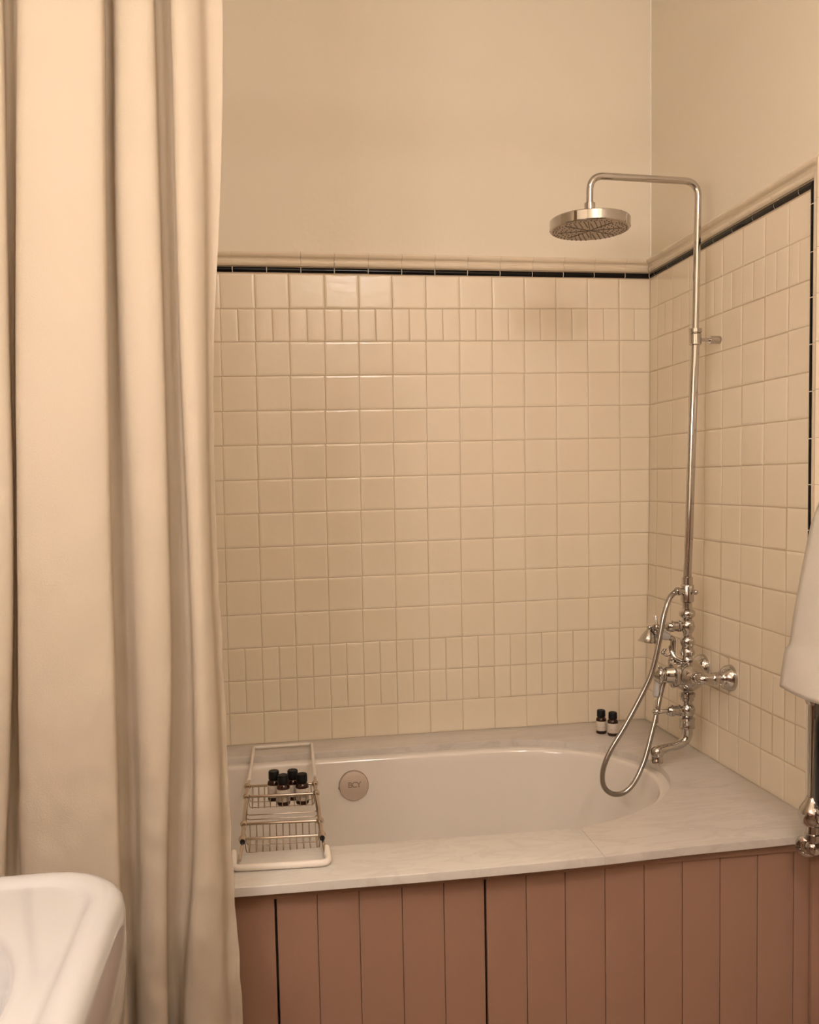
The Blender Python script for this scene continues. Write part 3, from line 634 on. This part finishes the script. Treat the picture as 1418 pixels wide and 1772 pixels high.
# ------------------------------------------------------------------ shower curtain
CUR = [[2.144,[[-1.6454,-1.11],[-1.6069,-1.125],[-1.5745,-1.11],[-1.5795,-1.068],[-1.5634,-1.064],[-1.5492,-1.11],[-1.5223,-1.125],[-1.4671,-1.13],[-1.4277,-1.128],[-1.4167,-1.112],[-1.4237,-1.064],[-1.4132,-1.066],[-1.3955,-1.102],[-1.3621,-1.115],[-1.3404,-1.105],[-1.3406,-1.064],[-1.3192,-1.06],[-1.3118,-1.105],[-1.2908,-1.115],[-1.2695,-1.1],[-1.2556,-1.074],[-1.2299,-1.072]]],[1.867,[[-1.6591,-1.11],[-1.6201,-1.125],[-1.5823,-1.11],[-1.5892,-1.068],[-1.5766,-1.064],[-1.5629,-1.11],[-1.5365,-1.125],[-1.4789,-1.13],[-1.4391,-1.128],[-1.4254,-1.112],[-1.4336,-1.064],[-1.4221,-1.066],[-1.404,-1.102],[-1.3684,-1.115],[-1.3436,-1.105],[-1.3429,-1.064],[-1.3213,-1.06],[-1.3147,-1.105],[-1.2935,-1.115],[-1.2719,-1.1],[-1.2617,-1.074],[-1.2425,-1.072]]],[1.583,[[-1.6731,-1.11],[-1.6337,-1.125],[-1.592,-1.11],[-1.5991,-1.068],[-1.591,-1.064],[-1.5768,-1.11],[-1.5492,-1.125],[-1.491,-1.13],[-1.4508,-1.128],[-1.4334,-1.112],[-1.4419,-1.064],[-1.4264,-1.066],[-1.4062,-1.102],[-1.3748,-1.115],[-1.346,-1.105],[-1.3463,-1.064],[-1.3244,-1.06],[-1.3168,-1.105],[-1.2962,-1.115],[-1.2782,-1.1],[-1.2729,-1.074],[-1.2642,-1.072]]],[1.292,[[-1.6874,-1.11],[-1.6476,-1.125],[-1.6001,-1.11],[-1.6074,-1.068],[-1.602,-1.064],[-1.5884,-1.11],[-1.5604,-1.125],[-1.5034,-1.13],[-1.4582,-1.128],[-1.4406,-1.112],[-1.4493,-1.064],[-1.427,-1.066],[-1.4047,-1.102],[-1.3785,-1.115],[-1.3494,-1.105],[-1.3488,-1.064],[-1.3236,-1.06],[-1.3151,-1.105],[-1.2971,-1.115],[-1.2827,-1.1],[-1.2783,-1.074],[-1.2706,-1.072]]],[0.994,[[-1.7021,-1.11],[-1.6617,-1.125],[-1.6166,-1.11],[-1.6234,-1.068],[-1.6142,-1.064],[-1.6003,-1.11],[-1.5719,-1.125],[-1.5161,-1.13],[-1.4612,-1.128],[-1.4443,-1.112],[-1.4531,-1.064],[-1.4285,-1.066],[-1.4089,-1.102],[-1.3862,-1.115],[-1.3548,-1.105],[-1.3563,-1.064],[-1.3249,-1.06],[-1.3162,-1.105],[-1.2999,-1.115],[-1.2814,-1.1],[-1.275,-1.074],[-1.2671,-1.072]]],[0.69,[[-1.7171,-1.11],[-1.6763,-1.125],[-1.6399,-1.11],[-1.6454,-1.068],[-1.6267,-1.064],[-1.6115,-1.11],[-1.5818,-1.125],[-1.529,-1.13],[-1.4642,-1.128],[-1.449,-1.112],[-1.458,-1.064],[-1.4321,-1.066],[-1.4151,-1.102],[-1.3921,-1.115],[-1.3731,-1.105],[-1.3729,-1.064],[-1.3362,-1.06],[-1.3272,-1.105],[-1.3048,-1.115],[-1.2821,-1.1],[-1.2736,-1.074],[-1.2625,-1.072]]],[0.407,[[-1.731,-1.11],[-1.6897,-1.125],[-1.6578,-1.11],[-1.6646,-1.068],[-1.6372,-1.064],[-1.6207,-1.11],[-1.5925,-1.125],[-1.5411,-1.13],[-1.4662,-1.128],[-1.4479,-1.112],[-1.4568,-1.064],[-1.4456,-1.066],[-1.4262,-1.102],[-1.4029,-1.115],[-1.3827,-1.105],[-1.3828,-1.064],[-1.363,-1.06],[-1.3532,-1.105],[-1.3206,-1.115],[-1.2889,-1.1],[-1.2752,-1.074],[-1.2548,-1.072]]]]
CUR = [(2.52, CUR[0][1])] + CUR + [(.03, [(x-.002*(i % 3), y) for i, (x, y) in enumerate(CUR[-1][1])])]
nk = len(CUR[0][1]); SUB = 7
rows = [catmull([(x, y, z) for x, y in pts], SUB) for z, pts in CUR]
mcol = len(rows[0]); lines = []
for c in range(mcol): lines.append(catmull([r[c] for r in rows], 1))
# resample each column finely in z
NZ = 190; vs = []
def hat(z): return max(0., min(1., (1.55-z)/.9))
zvals = [2.52 - (2.52-.03)*k/NZ for k in range(NZ+1)]
zrow = [r[0] for r in CUR]
for k, z in enumerate(zvals):
    i = 0
    while i < len(zrow)-2 and z < zrow[i+1]: i += 1
    t = (zrow[i]-z)/(zrow[i]-zrow[i+1])
    for c in range(mcol):
        P = [rows[max(i-1,0)][c], rows[i][c], rows[i+1][c], rows[min(i+2,len(rows)-1)][c]]
        a, b, cc, d = P
        q = .5*((2*b) + (cc-a)*t + (2*a-5*b+4*cc-d)*t*t + (3*b-a-3*cc+d)*t**3)
        amp = .0008 + .0045*hat(z)**1.3
        nv = noise.noise(Vector((q.x*16, q.y*8, z*11))) + .5*noise.noise(Vector((q.x*38+5, q.y*10, z*30)))
        edge = .010*hat(z)*max(0, (c/mcol-.84)/.16)*noise.noise(Vector((3.3, c*.09, z*17)))
        vs.append((q.x + edge*.5, q.y + amp*nv + edge, z))
fs = [(k*mcol+c, (k+1)*mcol+c, (k+1)*mcol+c+1, k*mcol+c+1) for k in range(NZ) for c in range(mcol-1)]
cur = MB().add(vs, fs).build('shower_curtain', CLOTH, angle=180)
so = cur.modifiers.new('thickness', 'SOLIDIFY'); so.thickness = .0012
tag(cur, 'floor-length cream cotton shower curtain hanging in soft folds', 'curtain')
rail = thing('curtain_rail', 'chrome curtain rail above the bath holding the cream curtain', 'curtain rail', (-.9, -1.095, 2.535))
part(MB().tube([(LX,-1.095,2.535), (.0,-1.095,2.535)], .011, 16), 'rail', CHROME, rail)
for x, d in ((LX, 1), (0, -1)): part(MB().lathe([(0,.03),(.008,.03),(.012,.014)], (x,-1.095,2.535), (d,0,0)), 'end_bracket', CHROME, rail)
for k in range(6):
    x = -1.64+.08*k
    part(MB().tube([(x, -1.095+.018*math.cos(a), 2.528+.020*math.sin(a)) for a in [2*math.pi*i/16 for i in range(16)]], .0015, 6, closed=True), 'ring', CHROME, rail)

# ------------------------------------------------------------------ basin
BX0, BX1, BY0, BY1, BZ = LX+.014, -1.371, -2.12, -1.463, .85
ba = thing('washbasin', 'white porcelain washbasin with raised rim in front of the curtain', 'basin', (-1.62, -1.8, 0))
def rrect(x0, x1, y0, y1, r, n=96, rl=.01):
    """rounded rectangle sampled by angle about the bowl centre, left corners tight against the wall"""
    cx, cy = (x0+x1)/2, (y0+y1)/2; P = []
    path = []
    def arc(ax_, ay_, rad, a0, a1):
        for k in range(13):
            a = math.radians(a0+(a1-a0)*k/12); path.append(Vector((ax_+rad*math.cos(a), ay_+rad*math.sin(a), 0)))
    arc(x1-r, y1-r, r, 0, 90); arc(x0+rl, y1-rl, rl, 90, 180); arc(x0+rl, y0+rl, rl, 180, 270); arc(x1-r, y0+r, r, 270, 360)
    return resample(path, n)
def brect(d, z, r=.10): return [Vector((p.x, p.y, z)) for p in rrect(BX0, BX1-d, BY0+d, BY1-d, max(.02, r-d*.7))]
N = 96; R0 = brect(0, 0)
def bell(ax_, ay_, z, cx=-1.641, cy=-1.79):
    P = []
    for p in R0:
        a = math.atan2((p.y-cy)/.31, (p.x-cx)/.28); P.append(Vector((cx+ax_*math.cos(a), cy+ay_*math.sin(a), z)))
    return P
def mixr(A, B, t, z): return [Vector((a.x*(1-t)+b.x*t, a.y*(1-t)+b.y*t, z)) for a, b in zip(A, B)]
rg = [brect(.20,.595,.1), brect(.10,.60), brect(.045,.612), brect(.016,.645), brect(.004,.70), brect(0,.76), brect(0,.828), brect(.0035,.840), brect(.011,.8475), brect(.020,BZ), brect(.033,.8496), brect(.040,.8470), brect(.0435,.8445), brect(.049,.8438)]
E1 = brect(.058,.8436); B0 = bell(.190,.245,.8436)
rg += [mixr(E1, B0, t, .8436) for t in (0,.35,.7,.93)]
rg += [bell(.190,.245,.8428), bell(.185,.240,.838), bell(.180,.234,.826), bell(.168,.220,.81), bell(.155,.200,.775), bell(.13,.168,.735), bell(.09,.115,.712), bell(.04,.05,.704), bell(.022,.022,.702)]
vs = [p for r in rg for p in r]; fs = []
for a in range(len(rg)-1):
    for k in range(N): k2 = (k+1) % N; fs.append((a*N+k, a*N+k2, (a+1)*N+k2, (a+1)*N+k))
fs += [tuple(range(N)), tuple((len(rg)-1)*N+k for k in range(N))]
fixn(MB().add(vs, fs).build('bowl', PORC, ba, angle=80))
part(MB().lathe([(0,.022),(.002,.022),(.003,.019),(.001,.006)], (-1.641,-1.79,.7022)), 'plug_hole', CHROME, ba)
pd = []
for z, rx_, ry_ in ((0,.13,.15),(.03,.125,.145),(.07,.095,.115),(.3,.08,.10),(.55,.09,.12),(.60,.13,.17)):
    pd.append([Vector((-1.68+rx_*math.cos(a), -1.8+ry_*math.sin(a), z)) for a in [2*math.pi*k/40 for k in range(40)]])
vs = [p for r in pd for p in r]; fs = [(a*40+k, a*40+(k+1) % 40, (a+1)*40+(k+1) % 40, (a+1)*40+k) for a in range(len(pd)-1) for k in range(40)] + [tuple(range(40))[::-1], tuple(200+k for k in range(40))]
fixn(MB().add(vs, fs).build('pedestal', PORC, ba, angle=80))
for y in (-1.90, -1.68):
    tp = part(MB().lathe([(0,.022),(.006,.022),(.012,.013),(.055,.012),(.060,.018),(.075,.018),(.080,.010)], (-1.835, y, .8436)).tube(catmull([(-1.835,y,.885),(-1.80,y,.895),(-1.765,y,.885),(-1.758,y,.870)], 4), .009, 12), 'tap', CHROME, ba)

# ------------------------------------------------------------------ heated towel rail and towel
tr = thing('towel_radiator', 'chrome and black towel radiator standing against right wall by the bath', 'radiator', (-.1, -1.3, 0))
RX = -.088; RY1, RY2 = -1.014, -1.56; RM = (RY1+RY2)/2
for y in (RY1, RY2):
    part(MB().lathe([(.575,.010),(.592,.0125),(.594,.018),(.606,.018),(.607,.0145),(.622,.0145),(.624,.020),(.632,.0265),(.645,.030),(.658,.0275),(.668,.021),(.676,.0155),(.684,.013)], (RX, y, 0), n=28), 'post_end', CHROME, tr)
    part(MB().lathe([(.684,.0122),(.875,.0122),(.877,.016),(.884,.0185),(.893,.0195),(.902,.0185),(.909,.016),(.911,.0122),(1.09,.0122)], (RX, y, 0), n=24).tube(catmull([(RX, y, 1.08), (RX, y, 1.13), (RX, y+(RM-y)*.06, 1.18), (RX, y+(RM-y)*.16, 1.235), (RX, y+(RM-y)*.26, 1.268), (RX, y+(RM-y)*.40, 1.275)], 5), .0121, 20), 'post', CHROME, tr)
for z, r, e in ((.893,.0105,0), (1.275,.0119,.10)):
    part(MB().tube([(RX, RY1-e, z), (RX, RY2+e, z)], r, 18), 'crossbar', CHROME, tr)
part(MB().tube([(RX, RY1, .645), (RX, RY2, .645)], .012, 18), 'crossbar', CHROME, tr)
for k in range(7):
    y = RY1-.040-.0795*k
    part(MB().lathe([(.668,.014),(.678,.022),(.690,.026),(.850,.026),(.862,.022),(.874,.012)], (RX+.004, y, 0), n=20), 'radiator_column', DARK, tr)
    part(MB().lathe([(.66,.020),(.664,.0225),(.670,.0225),(.673,.018)], (RX+.004, y, 0), n=20), 'collar_ring', CHROME, tr)
part(MB().box((RX-.012, RY2+.03, .655), (RX+.030, RY1-.016, .890), .006), 'radiator_back', DARK, tr)
for y in (RY1-.12, RY2+.12):
    part(MB().lathe([(0,.010),(RX*-1-.004,.012)], (RX, y, 1.275), (1,0,0), n=14).lathe([(0,.02),(.004,.02)], (-.006, y, 1.275), (1,0,0), n=18), 'wall_stay', CHROME, tr)
part(MB().tube([(RX, RY1, .573), (-.001, RY1, .573)], .0095, 16).lathe([(0,.02),(.004,.02)], (-.006, RY1, .573), (1,0,0), n=20), 'feed_pipe', CHROME, tr)
vv = part(MB().lathe([(0,.011),(.018,.011),(.020,.016),(.030,.016),(.032,.011)], (RX+.006, RY1, .575), (-.35,.94,0), n=20).lathe([(-.02,.010),(.02,.010)], (RX, RY1, .598), (0,0,1), n=16).sphere((RX, RY1, .576), .017), 'valve', CHROME, tr)
part(MB().lathe([(.0,.010),(.004,.019),(.010,.0225),(.018,.0225),(.023,.020),(.025,.014),(.022,.012),(.022,0)], (RX+.004, RY1+.026, .572), (-.62,-.78,.05), n=12), 'valve_wheel', CHROME, vv, 25)

tw = []
# towel draped over the top rail: cross-section over the bar, left edge flaring toward the bath as it falls
TZ = 1.29
def towel(name, mat_, layers):
    vs = []; ny_ = 26; prof = []
    # front sheet (room side) from bottom up, over the bar, down the wall side
    zf = [layers[0] + (TZ-layers[0])*k/34 for k in range(35)]
    for z in zf: prof.append((-1, z))
    for k in range(1, 8): prof.append((math.cos(math.pi*(1-k/8)), TZ))
    for k in range(20): prof.append((1, TZ-(TZ-layers[1])*k/19))
    for side, z in prof:
        top = min(1, max(0, (TZ-z)/.40))
        if abs(side) < 1: dx = side*.019; zz_ = TZ+.019*math.sqrt(max(0, 1-side*side)); 
        else: dx = side*.019 - (.030*top if side < 0 else -.004*top); zz_ = z
        yl = interp(z, [.90,.984,.988,1.15,1.25,1.30], [-.966,-.974,-.984,-1.010,-1.035,-1.063]) if side < 0 else interp(z, [.95,1.3], [-1.03,-1.063])
        if abs(side) < 1: yl = -1.063
        yr = -1.50
        for k in range(ny_+1):
            t = k/ny_; y = yl+(yr-yl)*t
            fold = .006*math.sin(t*17+z*2)*top + .003*noise.noise(Vector((y*14, z*9, 1)))
            if side < 0 and z < .986: fold -= .0035
            vs.append((RX+dx+(fold if side < 0 else 0), y, zz_-(.012*t*top if side < 0 and z < .92 else 0)))
    np_ = len(prof); fs = [(a*(ny_+1)+b, a*(ny_+1)+b+1, (a+1)*(ny_+1)+b+1, (a+1)*(ny_+1)+b) for a in range(np_-1) for b in range(ny_)]
    return fixn(MB().add(vs, fs).build(name, mat_, angle=180))
t = towel('bath_towel', TOWEL, (.905, .97)); so = t.modifiers.new('thickness', 'SOLIDIFY'); so.thickness = .006; so.offset = 0
tag(t, 'white terry towel draped over the radiator at right', 'towel')

# ------------------------------------------------------------------ lamps the room has
GLOW = emit('opal_glass_ceiling', LIGHT, PENDANT); GLOW3 = emit('opal_glass_disc', LIGHT, DISC); GLOW2 = emit('opal_glass_wall', LIGHT, SCONCE)
cl = thing('ceiling_lamp', 'opal glass globe ceiling lamp on a chrome stem', 'ceiling lamp', (-.62, -2.85, CZ))
part(MB().sphere((-.62,-2.85,CZ-.24), .13, n=28), 'globe', GLOW, cl)
part(MB().lathe([(0,.06),(-.02,.055),(-.03,.012),(-.12,.012)], (-.62,-2.85,CZ)), 'stem', CHROME, cl)
fl = thing('flush_ceiling_light', 'round flush opal ceiling light in the middle of the room', 'ceiling light', (-1.25, -2.0, CZ))
part(MB().lathe([(0,.21),(-.03,.21),(-.034,.2),(-.034,.19)], (-1.25,-2.0,CZ), n=48, caps=False), 'rim', CHROME, fl)
part(MB().lathe([(-.004,.2),(-.036,.195),(-.046,.16),(-.05,.0)], (-1.25,-2.0,CZ), n=48), 'diffuser', GLOW3, fl)
for wy, lab in ((-2.05, 'opal globe wall lamp above the washbasin, nearer the curtain'), (-2.60, 'opal globe wall lamp above the washbasin, nearer the door')):
    wl = thing('wall_lamp', lab, 'wall lamp', (LX, wy, 1.66), 'wall lamps above the washbasin')
    part(MB().sphere((LX+.14,wy,1.72), .065, n=24), 'globe', GLOW2, wl)
    part(MB().lathe([(0,.045),(.012,.045),(.018,.012),(.1,.010)], (LX,wy,1.64), (1,0,0)).tube([(LX+.1,wy,1.64),(LX+.135,wy,1.645),(LX+.14,wy,1.665)], .009, 10), 'bracket', CHROME, wl)
